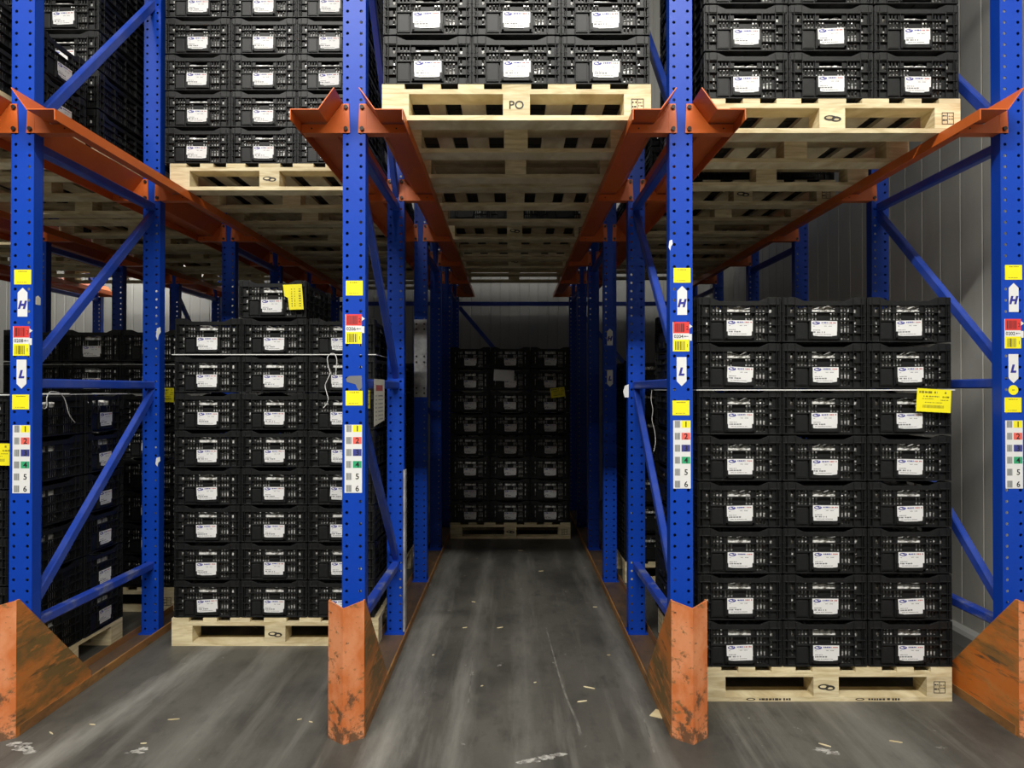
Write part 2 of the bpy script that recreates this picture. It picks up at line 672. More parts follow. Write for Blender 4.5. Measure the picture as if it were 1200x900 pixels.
def level_codes(up, y, num, dx=0.0):
    """red 2 over the bay number over yellow 1"""
    f = Flat()
    f.poly([(-.038, -.066), (.036, -.066), (.036, .066), (-.038, .066)], WHITE)
    f.poly([(.036, .036), (.050, .046), (.036, .056)], WHITE, 1)
    f.rect(.034, -.018, .047, .012, WHITE, 1)
    f.rect(-.036, .015, .036, .066, RED)
    f.bars(-.028, .016, .021, .059, INK, rs, 2)
    f.text('2', .027, .039, .024, INK, 2)
    f.rect(-.036, -.066, .036, -.013, YEL)
    f.bars(-.028, .016, -.060, -.021, INK, rs, 2)
    f.text('1', .027, -.040, .022, INK, 2)
    f.text(num, -.012, .001, .021, INK, 2, bold=.0003)
    f.rect(.014, .0, .032, .002, INK, 2)
    f.poly([(.011, .001), (.018, -.003), (.018, .005)], INK, 3)
    return f.build('code_sticker', up, (dx, -.0008, zf(y)))


def number_sheet(up, y, dx=0.0):
    f = Flat()
    f.poly([(-.039, -.152), (.039, -.152), (.039, .152), (-.039, .152)], WHITE)
    cols = [YEL, PATCHR, PATCHB, PATCHG, WHITE2, WHITE]
    for k in range(6):
        zc = .135 - k * .0535
        f.rect(-.032, zc - .0155, -.008, zc + .0155, INKL, 1)
        f.bars(-.031, -.009, zc - .015, zc + .015, INKG, rs, 2, .001, .003)
        f.rect(-.002, zc - .0155, .037, zc + .0155, cols[k], 1)
        f.text(str(k + 1), .018, zc, .035, INK, 2, bold=.0007)
    return f.build('number_sheet', up, (dx, -.0008, zf(y)))


U = {k: FRAMES[(k, 0)][1] for k in (2, 3, 4, 5)}
for k, sh, num in ((2, 2, '0208'), (4, 0, '0204'), (5, -3.5, '0202')):
    up = U[k][0]
    small_yellow(up, 322.5 + sh, .004)
    arrow(up, 352 + sh, 'H', dx=.004)
    level_codes(up, 394.5 + sh * 1.0 + (3 if k == 2 else 0), num)
    arrow(up, 435.5 + sh + (1 if k == 2 else 0), 'L', dx=.001)
    small_yellow(up, 478 + sh - (9 if k == 2 else 0), -.002)
    number_sheet(up, 532.5 + (5.5 if k == 2 else 0), .002)
f = Flat(); f.oval(0, 0, .022, .022, YEL, 0, 20); f.rect(-.006, -.002, .006, .002, YELI)
f.build('round_yellow_sticker', U[5][0], (.0, -.0008, zf(457)))
up = U[3][0]
small_yellow(up, 337.5, .002)
level_codes(up, 385.5, '0206')
small_yellow(up, 466.5, .002)
number_sheet(up, 537.5, -.001)
SCUFF = mat('bare_metal', (0.16, 0.16, 0.17), 0.5)
f = Flat(); f.poly([(-.035, .020), (-.02, .032), (.036, .034), (.038, -.02), (.022, -.036), (.008, -.005), (-.03, .005)], SCUFF)
f.build('paint_scuff', up, (0, -.0008, zf(449)))
# third uprights: small arrows on one, a bolted splice plate on the other
up3 = FRAMES[(4, 1)][1][0]
arrow(up3, 0, 'H', z=1.895)
arrow(up3, 0, 'L', z=1.575)
up3 = FRAMES[(3, 1)][1][0]
b = MB()
b.box((-.048, -.006, 1.43), (.05, -.0005, 2.03))
for zz in (1.46, 1.50, 1.70, 1.745, 1.955, 1.995):
    for xx in (-.03, .03):
        b.prism([(xx + .008 * math.cos(a * math.pi / 3), zz + .008 * math.sin(a * math.pi / 3)) for a in range(6)], -.0055, -.011, lambda u, v, d: (u, d, v), 1)
b.build('splice_plate', [GREY, BOLT], up3)
b = MB()
b.box((.0515, -.004, .02), (.062, .05, 1.0)); b.box((.048, -.006, .02), (.062, -.001, 1.0))
b.build('edge_angle', GREY, U[3][1])


def scrap(up, x, z, w_, h_, name='paper_scrap', face=-1):
    f = Flat()
    f.poly([(-w_ / 2, -h_ * .2), (-w_ * .1, -h_ / 2), (w_ * .1, -h_ * .1), (w_ / 2, h_ * .1), (w_ * .4, h_ / 2), (-w_ * .3, h_ * .4)], WHITE2)
    return f.build(name, up, (x, -.0008, z))


scrap(U[2][1], .044, Z(391, 4.41), .03, .08)
scrap(U[2][1], .044, Z(541, 4.41), .03, .06)
scrap(U[4][0], -.047, zf(287), .018, .05)
f = Flat(); f.poly([(-.022, -.005), (-.012, -.04), (.012, -.04), (.012, .04), (-.012, .03)], WHITE2)
f.build('paper_tag', U[4][1], (-.060, .0, Z(458, 4.41)))
b = MB()
b.prism([(-.016, -.02), (.016, -.02), (.016, .012), (0, .022), (-.016, .014)], 0, .001, lambda u, v, d: (PW + d, .033 + u, v))
b.build('masking_tape', CREAM, U[2][0], (0, 0, zf(351)))

# --- cantilever rails along both sides of each line of uprights
ARMP = [(.053, 2.637), (.235, 2.637), (.236, 2.676), (.125, 2.676), (.058, 2.765), (.053, 2.768)]


def rail_xs(sx):
    # thin folded profile, outside then back along the inside
    o = [(.056, 2.779), (.122, 2.6875), (.2415, 2.6875), (.2425, 2.640)]
    n = [(.2385, 2.640), (.2375, 2.6835), (.120, 2.6835), (.052, 2.777)]
    return [(sx * a, c) for a, c in o + n]


ARMS = {}
for sx in (-1, 1):
    b = MB()
    b.prism([(sx * a, c) for a, c in ARMP], -.004, .0, lambda u, v, d: (u, d, v))
    b.prism([(sx * a, c) for a, c in [(.056, 2.637), (.232, 2.637), (.232, 2.641), (.056, 2.641)]], .0, .05, lambda u, v, d: (u, d, v))
    b.box((min(sx * .0525, sx * .056), -.004, 2.637), (max(sx * .0525, sx * .056), .05, 2.765))
    b.prism([(sx * a, c) for a, c in [(.018, 2.637), (.056, 2.637), (.056, 2.768), (.024, 2.768)]], -.005, -.001, lambda u, v, d: (u, d, v))
    for zz in (2.655, 2.752):
        b.prism([(sx * .036 + .0095 * math.cos(a * math.pi / 4), zz + .0095 * math.sin(a * math.pi / 4)) for a in range(8)], -.004, -.014, lambda u, v, d: (u, d, v), 1)
    b.prism([(sx * .19 + .004 * math.cos(a * math.pi / 3), 2.657 + .004 * math.sin(a * math.pi / 3)) for a in range(6)], -.0035, -.005, lambda u, v, d: (u, d, v), 1)
    ARMS[sx] = b.mesh('support_arm', [ORANGE, BOLT])
LANE = ['beyond the far frame line', 'in the outermost lane', 'over the six-high floor stack', 'over the stack with the single crate', 'over the empty aisle', 'over the wall-side stack']
for i in range(6):
    for sx in (-1, 1):
        if i == 5 and sx > 0:
            continue
        first = 0 if i >= 2 else (1 if i == 1 else 2)
        y0 = 3.09 if i >= 2 else POST_Y[first] - .15
        lane = LANE[i] if sx < 0 else LANE[i + 1]
        side = 'aisle-side' if (POST_X[i] < 0) == (sx < 0) else 'outer'
        if lane == 'over the empty aisle':
            side = 'side with grey splice plate' if i == 3 else 'wall-side'
            lab = f'orange pallet rail over the empty aisle, on the {"post row with the grey splice plate" if i == 3 else "post row nearer the wall"}'
        else:
            lab = f'orange pallet support rail {lane}, its {side} one'
        t = thing('pallet_rail', lab, 'rail', (POST_X[i], y0, 0), 0, 'orange pallet rails')
        b = MB()
        b.prism(rail_xs(sx), 0, 9.1 - y0, lambda u, v, d: (u, d, v))
        b.build('rail_profile', ORANGE, t)
        for yy in POST_Y[first:]:
            a = bpy.data.objects.new('support_arm', ARMS[sx])
            C.objects.link(a)
            a.parent = t
            a.location = (0, yy - y0, 0)

# --- back brace across the end of the aisle and beyond
for i, nm in ((2, 'behind the single-topped stack'), (3, 'across the dark end of the aisle'), (4, 'behind the wall-side stacks')):
    xa, xb = POST_X[i] + .0, POST_X[i + 1]
    t = thing('back_brace', f'dark blue horizontal tie and diagonal {nm}', 'brace', (xa, POST_Y[5] + PD + .03, 0), 0, 'blue back braces')
    b = MB(); b.bar((0, 0, 2.56), (xb - xa, 0, 2.56), .04, .05, up=(0, 1, 0)); b.build('tie', BLUEB, t)
    b = MB(); b.bar((.05, .03, 2.52), (xb - xa - .05, .03, 0.9), .02, .05, up=(0, 1, 0)); b.build('diagonal', BLUEB, t)

# --- floor guide rails and column guards
for i in range(1, 6):
    y0 = 3.13 if i > 1 else 4.5
    t = thing('floor_rail', 'rusty floor channel under the posts ' + WHICH_LINE[i], 'floor rail', (POST_X[i], y0, 0), 0, 'rusty floor channels')
    b = MB()
    hw = .072
    b.box((-hw, .0, 0), (hw, 9.05 - y0, .006))
    b.build('base_strip', RUST, t)
    for sx in (-1, 1):
        b = MB()
        b.prism([(sx * hw, .0), (sx * (hw + .007), 0), (sx * (hw + .007), .043), (sx * hw, .045)], 0, 9.05 - y0, lambda u, v, d: (u, d, v))
        b.build('side_lip', LIP, t)


def guard(i, lab):
    t = thing('column_guard', lab, 'column guard', (POST_X[i], 0, 0), 0, 'orange column guards')
    yn, yf, yb, hw, H = 3.045, 3.108, 3.66, .077, .585
    th = .007
    b = MB()
    # folded nose: ridge in the middle, slightly dipping top
    b.prism([(0, yn), (hw, yf), (hw - th, yf + th), (0, yn + th * 1.3), (-hw + th, yf + th), (-hw, yf)], 0, H,
            lambda u, v, d: (u, v, d if d == 0 else H - .016 * (1 - abs(u) / hw)))
    b.build('nose_plate', GUARD, t)
    for sx in (-1, 1):
        b = MB()
        b.prism([(yf, 0), (yb, 0), (yb, .075), (yf + .02, H), (yf, H)], 0, th, lambda u, v, d: (sx * (hw - d), u, v))
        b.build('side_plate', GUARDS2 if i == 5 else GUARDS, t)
    return t


guard(2, 'worn orange column guard at the foot of the post stickered 0208, by the six-high stack')
guard(3, 'faded orange column guard at the foot of the scuffed post without arrow stickers')
guard(4, 'chipped orange column guard between the empty aisle and the wall-side stack')
guard(5, 'bright orange column guard beside the grey wall, below the round yellow sticker')

# ------------------------------------------------------------------ pallets
DECK = [(-.55, .10), (-.378, .08), (-.203, .115), (0, .13), (.203, .125), (.378, .08), (.55, .10)]


def board(name, x0, y0, z0, x1, y1, z1, parent, rr):
    b = MB()
    c = .002
    b.box((x0 - (x0 + x1) / 2, y0 - (y0 + y1) / 2, z0), (x1 - (x0 + x1) / 2, y1 - (y0 + y1) / 2, z1))
    return b.build(name, WOOD, parent, ((x0 + x1) / 2, (y0 + y1) / 2, 0))


def stamp(kind, parent, zc, y=-.0605):
    f = Flat()
    if kind == 'PO':
        f.text('PO', 0, 0, .052, STAMP, 1, bold=.0006)
    elif kind == 'square':
        w_ = .028
        for a in ((-w_, -w_, w_, -w_ + .003), (-w_, w_ - .003, w_, w_), (-w_, -w_, -w_ + .003, w_), (w_ - .003, -w_, w_, w_), (-.002, -w_, .001, w_)):
            f.rect(*a, STAMP)
        f.line(-.024, -.004, .012, .008, STAMP, rs); f.line(-.024, -.004, -.008, .008, STAMP, rs)
        f.line(.004, .024, .010, .005, STAMP, rs); f.line(.004, .024, -.004, .005, STAMP, rs)
    else:
        f.oval(-.010, .002, .030, .013, STAMP, 1, 14)
        f.oval(.016, -.003, .026, .013, STAMP, 1, 14)
        f.oval(-.014, .003, .017, .006, WOOD, 2, 12)
        f.oval(.018, -.005, .013, .005, WOOD, 2, 12)
        f.oval(.004, .0, .007, .006, STAMP, 3, 8)
    return f.build('ink_stamp', parent, (0, y, zc))


def make_pallet(mid, side):
    t = thing('pallet', '', 'pallet')
    rr = random.Random(5)
    for k in range(3):
        yc = [.06, .5, .94][k]
        board('bottom_board', -.6, yc - .06, 0, .6, yc + .06, .022, t, rr)
        board('stringer_board', -.6, yc - .06, .117, .6, yc + .06, .139, t, rr)
        for j in range(3):
            xc = [-.54, 0, .54][j]
            bl = board('block', xc - .06, yc - .06, .022, xc + .06, yc + .06, .117, t, rr)
            if k == 0 and j == 1 and mid:
                stamp(mid, bl, .068)
            if k == 0 and j == 2 and side:
                stamp(side, bl, .068)
    for xc, w_ in DECK:
        board('deck_board', xc - w_ / 2, 0, .139, xc + w_ / 2, 1.0, .161, t, rr)
    return t


PAL_A = make_pallet('PO', 'square')
PAL_B = make_pallet('loops', 'square')


def place_pallet(proto, used, x, y, z, lab, group):
    t = proto if not used.get(proto.name) else dup(proto)
    used[proto.name] = True
    t.location = (x, y, z)
    t['label'] = lab
    t['group'] = group
    return t


USED = {}

# ------------------------------------------------------------------ crates
CH = 0.2195


def plate(mb, u0, u1, v0, v1, holes, th, xf):
    us = sorted({u0, u1, *[h[0] for h in holes], *[h[1] for h in holes]})
    vs_ = sorted({v0, v1, *[h[2] for h in holes], *[h[3] for h in holes]})
    inh = lambda u, v: any(h[0] < u < h[1] and h[2] < v < h[3] for h in holes)
    for a, c in zip(vs_, vs_[1:]):
        run = None
        cells = [not inh((p + q) / 2, (a + c) / 2) for p, q in zip(us, us[1:])]
        k = 0
        while k < len(cells):
            if cells[k]:
                j = k
                while j + 1 < len(cells) and cells[j + 1]:
                    j += 1
                p, q = us[k], us[j + 1]
                mb.face([xf(p, a, 0), xf(q, a, 0), xf(q, c, 0), xf(p, c, 0)])
                mb.face([xf(p, a, -th), xf(p, c, -th), xf(q, c, -th), xf(q, a, -th)])
                k = j + 1
            else:
                k += 1
    for h in holes:
        p, q, a, c = h
        for (e, g) in (((p, a), (q, a)), ((q, a), (q, c)), ((q, c), (p, c)), ((p, c), (p, a))):
            mb.face([xf(e[0], e[1], 0), xf(g[0], g[1], 0), xf(g[0], g[1], -th), xf(e[0], e[1], -th)])


def T2(t0, t1):
    return (.222 - t1, .222 - t0)


def ubox(mb, xf, u0, u1, t0, t1, d0, d1):
    v0, v1 = T2(t0, t1)
    mb.prism([(u0, v0), (u1, v0), (u1, v1), (u0, v1)], d0, d1, xf)


def short_face(mb, xf):
    W = .1935
    holes = []

    def slot(c, t0, t1, w_=.0085):
        v0, v1 = T2(t0, t1)
        holes.append((c - w_ / 2, c + w_ / 2, v0, v1))
    for sx in (-1, 1):
        for c in (.086, .102, .118):
            slot(sx * c, .044, .072)
            slot(sx * c, .080, .112)
        for c in (.036, .051, .066):
            slot(sx * c, .080, .112)
        slot(sx * .150, .050, .078, .012)
        slot(sx * .150, .101, .133)
        slot(sx * .150, .140, .171)
    slot(0, .044, .073, .108)
    for c in (.086, .102, .118):
        slot(c, .121, .136)
        slot(c, .140, .172)
        slot(c, .181, .206)
    plate(mb, -W, W, .004, .182, holes, .003, xf)
    # rim with the saddle in the middle
    P = lambda u, t: (u, .222 - t)
    mb.prism([P(-W, .042), P(W, .042), P(W, .0035), P(.135, .0035), P(.095, .021), P(-.095, .021), P(-.135, .0035), P(-W, .0035)], -.003, .009, xf)
    for sx in (-1, 1):
        for u in (.137, .175, .191):
            ubox(mb, xf, sx * u - .0013, sx * u + .0013, .006, .218, -.001, .0125)
        ubox(mb, xf, sx * .0755 - .0012, sx * .0755 + .0012, .042, .118, -.001, .010)
        for t in (.037, .096, .137, .176):
            ubox(mb, xf, min(sx * .137, sx * W), max(sx * .137, sx * W), t - .0013, t + .0013, -.001, .0125)
        ubox(mb, xf, min(sx * .139, sx * .172), max(sx * .139, sx * .172), .003, .036, .0, .0105)
    for t in (.076, .1165):
        ubox(mb, xf, -.137, .137, t - .0026, t + .0026, -.001, .0135)
    ubox(mb, xf, .0755, .137, .1745, .1775, -.001, .0125)
    ubox(mb, xf, -W, W, .214, .2185, -.001, .0125)
    ubox(mb, xf, -.133, -.079, .123, .205, 0, .007)
    ubox(mb, xf, -.128, -.084, .128, .200, .0065, .0078)
    # label pocket: rim and corner lugs
    ubox(mb, xf, -.072, .072, .1185, .206, 0, .0105)
    ubox(mb, xf, -.066, .066, .196, .205, .0100, .0170)
    for sx in (-1, 1):
        ubox(mb, xf, min(sx * .057, sx * .067), max(sx * .057, sx * .067), .168, .205, .0103, .0170)
        mb.prism([(sx * .057, .222 - .196), (sx * .030, .222 - .196), (sx * .034, .222 - .190), (sx * .053, .222 - .188), (sx * .057, .222 - .186)], .0125, .0170, xf)


def long_face(mb, xf):
    W = .2935
    holes = []
    for g in (-.18, -.06, .06, .18):
        for k in range(5):
            c = g + (k - 2) * .0165
            for t0, t1 in ((.080, .112), (.121, .160), (.170, .206)):
                holes.append((c - .0042, c + .0042, *T2(t0, t1)))
    for sx in (-1, 1):
        holes.append((sx * .262 - .004, sx * .262 + .004, *T2(.101, .171)))
    holes.append((-.07, .07, *T2(.046, .073)))
    plate(mb, -W, W, .004, .182, holes, .003, xf)
    P = lambda u, t: (u, .222 - t)
    mb.prism([P(-W, .042), P(W, .042), P(W, .0035), P(.225, .0035), P(.18, .021), P(-.18, .021), P(-.225, .0035), P(-W, .0035)], -.003, .009, xf)
    for u in (.235, .275, .291):
        for sx in (-1, 1):
            ubox(mb, xf, sx * u - .0013, sx * u + .0013, .006, .218, -.001, .0125)
    for u in (-.12, 0, .12):
        ubox(mb, xf, u - .0013, u + .0013, .042, .218, -.001, .0125)
    for t in (.076, .1165, .165):
        ubox(mb, xf, -W, W, t - .0022, t + .0022, -.001, .0125)
    ubox(mb, xf, -W, W, .214, .2185, -.001, .0125)


def crate_shell():
    mb = MB()
    hx, hy = .185, .285
    short_face(mb, lambda u, v, d: (u, -hy - d, v))
    short_face(mb, lambda u, v, d: (-u, hy + d, v))
    long_face(mb, lambda u, v, d: (hx + d, u, v))
    long_face(mb, lambda u, v, d: (-hx - d, -u, v))
    mb.box((-hx, -hy, .004), (hx, hy, .009))
    for u in (-.12, 0, .12):
        mb.box((u - .002, -hy, .0005), (u + .002, hy, .004))
    for u in (-.2, -.1, 0, .1, .2):
        mb.box((-hx, u - .002, .0005), (hx, u + .002, .004))
    return mb.mesh('shell', BLACK)


def liner_mesh(seed):
    """crumpled clear bag filling the crate just inside its walls"""
    rr = random.Random(seed)
    mb = MB()
    nx, ny, nz = 20, 26, 10
    hx, hy = .1745, .2745
    z0, z1 = .011, .182
    amp = .006

    def jit(p, top=False):
        return (p[0] + rr.uniform(-amp, amp * .2) * (1 if p[0] > 0 else -1), p[1] + rr.uniform(-amp, amp * .2) * (1 if p[1] > 0 else -1), p[2] + (rr.uniform(-.012, .006) if top else 0))
    peri = [(-hx + 2 * hx * k / nx, -hy) for k in range(nx)] + [(hx, -hy + 2 * hy * k / ny) for k in range(ny)] + \
           [(hx - 2 * hx * k / nx, hy) for k in range(nx)] + [(-hx, hy - 2 * hy * k / ny) for k in range(ny)]
    n = len(peri)
    rows = []
    for r in range(nz + 1):
        z = z0 + (z1 - z0) * r / nz
        row = []
        for (x, y) in peri:
            zz = z
            if r == nz:
                e = min(abs(x) / hx, 1) if abs(abs(y) - hy) < 1e-6 else .8
                zz = z1 - .014 * e ** 2 - rr.uniform(0, .020)
            k = 1 - .06 * (r == nz)
            row.append(len(mb.v))
            mb.v.append(jit((x * k, y * k, zz), False))
        rows.append(row)
    for r in range(nz):
        for k in range(n):
            l = (k + 1) % n
            mb.f.append((rows[r][k], rows[r][l], rows[r + 1][l], rows[r + 1][k]))
            mb.m.append(0)
    c = len(mb.v)
    mb.v.append((0, 0, z1 - .005))
    for k in range(n):
        mb.f.append((rows[nz][k], rows[nz][(k + 1) % n], c))
        mb.m.append(0)
    mb.f.append(tuple(reversed(rows[0])))
    mb.m.append(0)
    return mb.mesh('bag_liner', BAG)


def card(seed):
    rr = random.Random(seed)
    f = Flat()
    f.poly([(-.061, -.037), (.061, -.037), (.061, .037), (-.061, .037)], WHITE)
    f.oval(-.038, .026, .018, .0078, INKB)
    f.poly([(-.052, .0275), (-.046, .030), (-.040, .0292), (-.036, .025), (-.030, .0235), (-.040, .0222), (-.047, .0235)], WHITE, 2)
    f.poly([(-.034, .029), (-.029, .0315), (-.025, .0285), (-.029, .027)], WHITE, 2)
    f.line(-.013, .020, .028, .0065, INKB, rr)
    f.line(.022, .056, .028, .0065, INKR, rr)
    f.line(-.008, .045, .019, .002, INKL, rr)
    f.line(-.052, -.044, .011, .003, INKG, rr)
    f.line(.0, .012, .012, .004, INKG, rr); f.line(.020, .036, .012, .004, INKG, rr)
    f.line(-.052, -.018, -.008, .004, INKG, rr)
    f.line(-.052, .004, -.0175, .0075, INKG, rr)
    f.line(-.045, .032, -.028, .0035, INKG, rr)
    f.rect(-.061, -.037, .061, -.0362, INKL)
    return f


crate0 = thing('crate', '', 'crate')
shell_me = crate_shell()
so = bpy.data.objects.new('shell', shell_me)
C.objects.link(so)
so.parent = crate0
LINERS = [liner_mesh(k) for k in range(4)]
lo = bpy.data.objects.new('bag_liner', LINERS[0])
C.objects.link(lo)
lo.parent = crate0
co = card(1).build('label_card', crate0, (0, -.2985, .0692))
CARDS = [co.data] + [card(k).build('label_card').data for k in (2, 3)]
for o in list(C.objects):
    if o.name.startswith('label_card') and o.parent is None:
        bpy.data.objects.remove(o)
CRATE_USED = [False]
ORD = ['', 'first', 'second', 'third', 'fourth', 'fifth', 'sixth', 'seventh', 'eighth', 'ninth']


def place_crate(x, y, z, rz, lab, group, hz=1.0, jit=.0012, sx=1.0):
    if not CRATE_USED[0]:
        t = crate0
        CRATE_USED[0] = True
        parts = (so, lo, co)
    else:
        t = crate0.copy()
        C.objects.link(t)
        parts = []
        for p in (so, lo, co):
            q = p.copy()
            C.objects.link(q)
            q.parent = t
            parts.append(q)
    t.location = (x + R.uniform(-jit, jit) * .6, y + R.uniform(-jit, jit), z)
    t.rotation_euler = (0, 0, rz + R.uniform(-.002, .002))
    t.scale = (sx, sx, hz)
    t['label'] = lab
    t['group'] = group
    parts[1].data = R.choice(LINERS)
    parts[2].data = R.choice(CARDS)
    parts[2].location = (R.uniform(-.004, .004), -.2985, .0692 + R.uniform(-.002, .002))
    parts[2].rotation_euler = (0, R.uniform(-.02, .02) if R.random() < .75 else R.uniform(-.05, .05), 0)
    return t


def stack(x, y, z, rows, stackname, group, cols, pitch=.222, sx=1.0, turn=(0, 0, 0, 0, 0)):
    """cols: names for (front -x, front mid, front +x, back -x, back +x), None = not there"""
    spots = [(-.4, .302, 0), (0, .302, 0), (.4, .302, 0), (-.3035, .8095, -math.pi / 2), (.3035, .8095, math.pi / 2)]
    hz = pitch / .222
    for r in range(rows):
        for (dx, dy, rz), cn, tn in zip(spots, cols, turn):
            if cn is None:
                continue
            nth = ORD[r + 1] + ' up' if rows > 1 else ''
            lab = f'black crate, {nth}, {cn}, {stackname}' if nth else f'black crate, {cn}, {stackname}'
            place_crate(x + dx * sx, y + dy * sx, z + .161 + r * pitch, rz + math.pi * tn, lab, group, hz, sx=sx)


WCOL = ('aisle-side column', 'middle column', 'wall-side column', 'sideways behind, aisle side', 'sideways behind, wall side')
ACOL = ('outer column', 'middle column', 'aisle-side column', 'sideways behind, outer side', 'sideways behind, aisle side')


def sel(c, *k):
    return [c[i] if i in k else None for i in range(5)]


SEAT = 2.6885
# floor stacks
plr = place_pallet(PAL_B, USED, 1.498, 3.47, 0, 'pale wooden pallet on the floor under the eight-high wall-side stack', 'wooden pallets')
stack(1.498, 3.47, 0, 8, 'floor stack beside the grey wall', 'crates of the wall-side floor stack', sel(WCOL, 0, 1, 2, 3), .2215, 1.018, (0, 0, 0, 1, 0))
place_pallet(PAL_B, USED, 1.47, 5.6, 0, 'wooden pallet on the floor hidden behind the wall-side stack', 'wooden pallets')
stack(1.47, 5.6, 0, 7, 'floor stack behind the wall-side one', 'crates of the hidden wall-side stack', sel(WCOL, 0, 3), .222, 1.0, (1, 0, 0, 1, 0))
place_pallet(PAL_B, USED, -1.375, 4.22, 0, 'wooden pallet on the floor under the stack topped by one crate', 'wooden pallets')
stack(-1.384, 4.22, 0, 8, 'floor stack topped by one single crate', 'crates of the single-topped floor stack', sel(ACOL, 0, 1, 2, 4), .2180, 0.975, (0, 0, 0, 0, 1))
place_crate(-1.398, 4.22 + .302, .161 + 8 * .2180, 0, 'single black crate with a yellow ticket, alone on top of the floor stack', 'crates of the single-topped floor stack')
place_pallet(PAL_B, USED, -1.44, 5.6, 0, 'wooden pallet on the floor behind the single-topped stack', 'wooden pallets')
stack(-1.44, 5.6, 0, 7, 'floor stack behind the single-topped one', 'crates of the hidden single-topped stack', sel(ACOL, 2, 4), .222, 1.0, (0, 0, 1, 0, 1))
RCOL = ('column without papers', 'column with the white sheet', 'column with the yellow ticket', 'sideways', 'sideways')
place_pallet(PAL_B, USED, -.017, 7.25, 0, 'wooden pallet on the floor at the dark end of the aisle', 'wooden pallets')
stack(-.017, 7.25, 0, 8, 'stack at the dark aisle end', 'crates at the end of the aisle', sel(RCOL, 0, 1, 2), .2195)
pl0 = place_pallet(PAL_B, USED, -2.93, 3.35, 0, 'pale wooden pallet on the floor under the six-high stack behind the braces', 'wooden pallets')
pl0.scale = (1, 1, .8)
stack(-2.93, 3.35, -.0315, 6, 'six-high floor stack behind blue braces', 'crates of the six-high floor stack', ACOL, .2235)
place_pallet(PAL_B, USED, -2.85, 4.87, 0, 'wooden pallet on the floor behind the six-high stack', 'wooden pallets')
stack(-2.825, 4.87, 0, 8, 'eight-high floor stack behind the six-high', 'crates of the stack behind the six-high', sel(ACOL, 0, 1, 2), .2165)
bb = next(c for c in plr.children if c.name.startswith('bottom_board') and c.location.y < .1)
f = Flat()
for x0 in (-.36, .16):
    f.oval(x0, .011, .022, .006, STAMP, 1); f.oval(x0, .011, .014, .003, WOOD, 2)
    f.line(x0 + .04, x0 + .19, .011, .011, STAMP, rs)
f.build('ink_stamp', bb, (0, -.0603, 0))
# raised stacks
place_pallet(PAL_A, USED, .02, 3.226, SEAT, 'raised pale pallet stamped PO over the empty aisle, first in its row', 'raised wooden pallets')
UCOL = ('outer column', 'middle column', 'wall-side column', 'sideways behind, outer side', 'sideways behind, wall side')
stack(.02, 3.226, SEAT, 8, 'raised stack over the empty aisle', 'raised crates over the aisle', UCOL, .2215)
for k, y in enumerate((4.30, 5.79, 7.15)):
    place_pallet(PAL_B, USED, .022, y, SEAT, f'raised pallet over the empty aisle, {ORD[k + 2]} from the front', 'raised wooden pallets')
    stack(.022, y, SEAT, 1, f'raised over the empty aisle on its {ORD[k + 2]} pallet', 'raised crates over the aisle', UCOL, .222, 1.0, (1, 1, 1, 0, 0))
place_pallet(PAL_B, USED, 1.5, 3.386, SEAT, 'raised pale pallet beside the grey wall, first in its row', 'raised wooden pallets')
stack(1.5, 3.386, SEAT, 7, 'raised stack beside the grey wall', 'raised crates beside the wall', WCOL, .2235)
for k, y in enumerate((4.70, 5.85, 6.95)):
    place_pallet(PAL_B, USED, 1.5, y, SEAT, f'raised pallet beside the grey wall, {ORD[k + 2]} from the front', 'raised wooden pallets')
    stack(1.5, y, SEAT, 2 if k == 0 else 1, f'raised on the {ORD[k + 2]} pallet beside the wall', 'raised crates beside the wall', WCOL, .222, 1.0, (1, 1, 1, 0, 0))
place_pallet(PAL_B, USED, -1.462, 4.36, SEAT, 'raised pale pallet above the single-topped floor stack, first in its row', 'raised wooden pallets')
stack(-1.50, 4.36, SEAT, 7, 'raised above the single-topped floor stack', 'raised crates above the single-topped stack', ACOL, .2215)
for k, y in enumerate((5.50, 6.60, 7.7)):
    place_pallet(PAL_B, USED, -1.45, y, SEAT, f'raised pallet above the single-topped floor stack, {ORD[k + 2]} from the front', 'raised wooden pallets')
    stack(-1.45, y, SEAT, 1, f'raised above single-topped stack, {ORD[k + 2]} pallet', 'raised crates above the single-topped stack', ACOL, .222, 1.0, (1, 1, 1, 0, 0))
place_pallet(PAL_B, USED, -2.93, 2.95, SEAT, 'raised pallet above the six-high floor stack, under two layers of crates', 'raised wooden pallets')
stack(-2.93, 2.95, SEAT, 2, 'two-high raised stack', 'raised crates of the two-high stack', sel(ACOL, 1, 2, 3, 4), .2185)
place_pallet(PAL_B, USED, -2.93, 4.07, SEAT, 'raised pallet behind the two-high raised stack', 'raised wooden pallets')
stack(-2.93, 4.07, SEAT, 6, 'raised stack behind the two-high one', 'raised crates behind the two-high stack', sel(ACOL, 1, 2, 3, 4), .2215)
for k, y in enumerate((5.2, 6.3, 7.4)):
    place_pallet(PAL_B, USED, -2.93, y, SEAT, f'raised pallet above the six-high lane, {ORD[k + 3]} from the front', 'raised wooden pallets')
    stack(-2.93, y, SEAT, 1, f'raised above the six-high lane, {ORD[k + 3]} pallet', 'raised crates in the six-high lane', ACOL, .222)
for k, y in enumerate((6.0, 7.2)):
    place_pallet(PAL_B, USED, -4.395, y, SEAT, f'raised pallet in the outermost lane, {ORD[k + 1]} from the front', 'raised wooden pallets')
    stack(-4.395, y, SEAT, 1, f'raised in the outermost lane, {ORD[k + 1]} pallet', 'raised crates in the outermost lane', ACOL, .222)

# ------------------------------------------------------------------ straps, strings, tickets


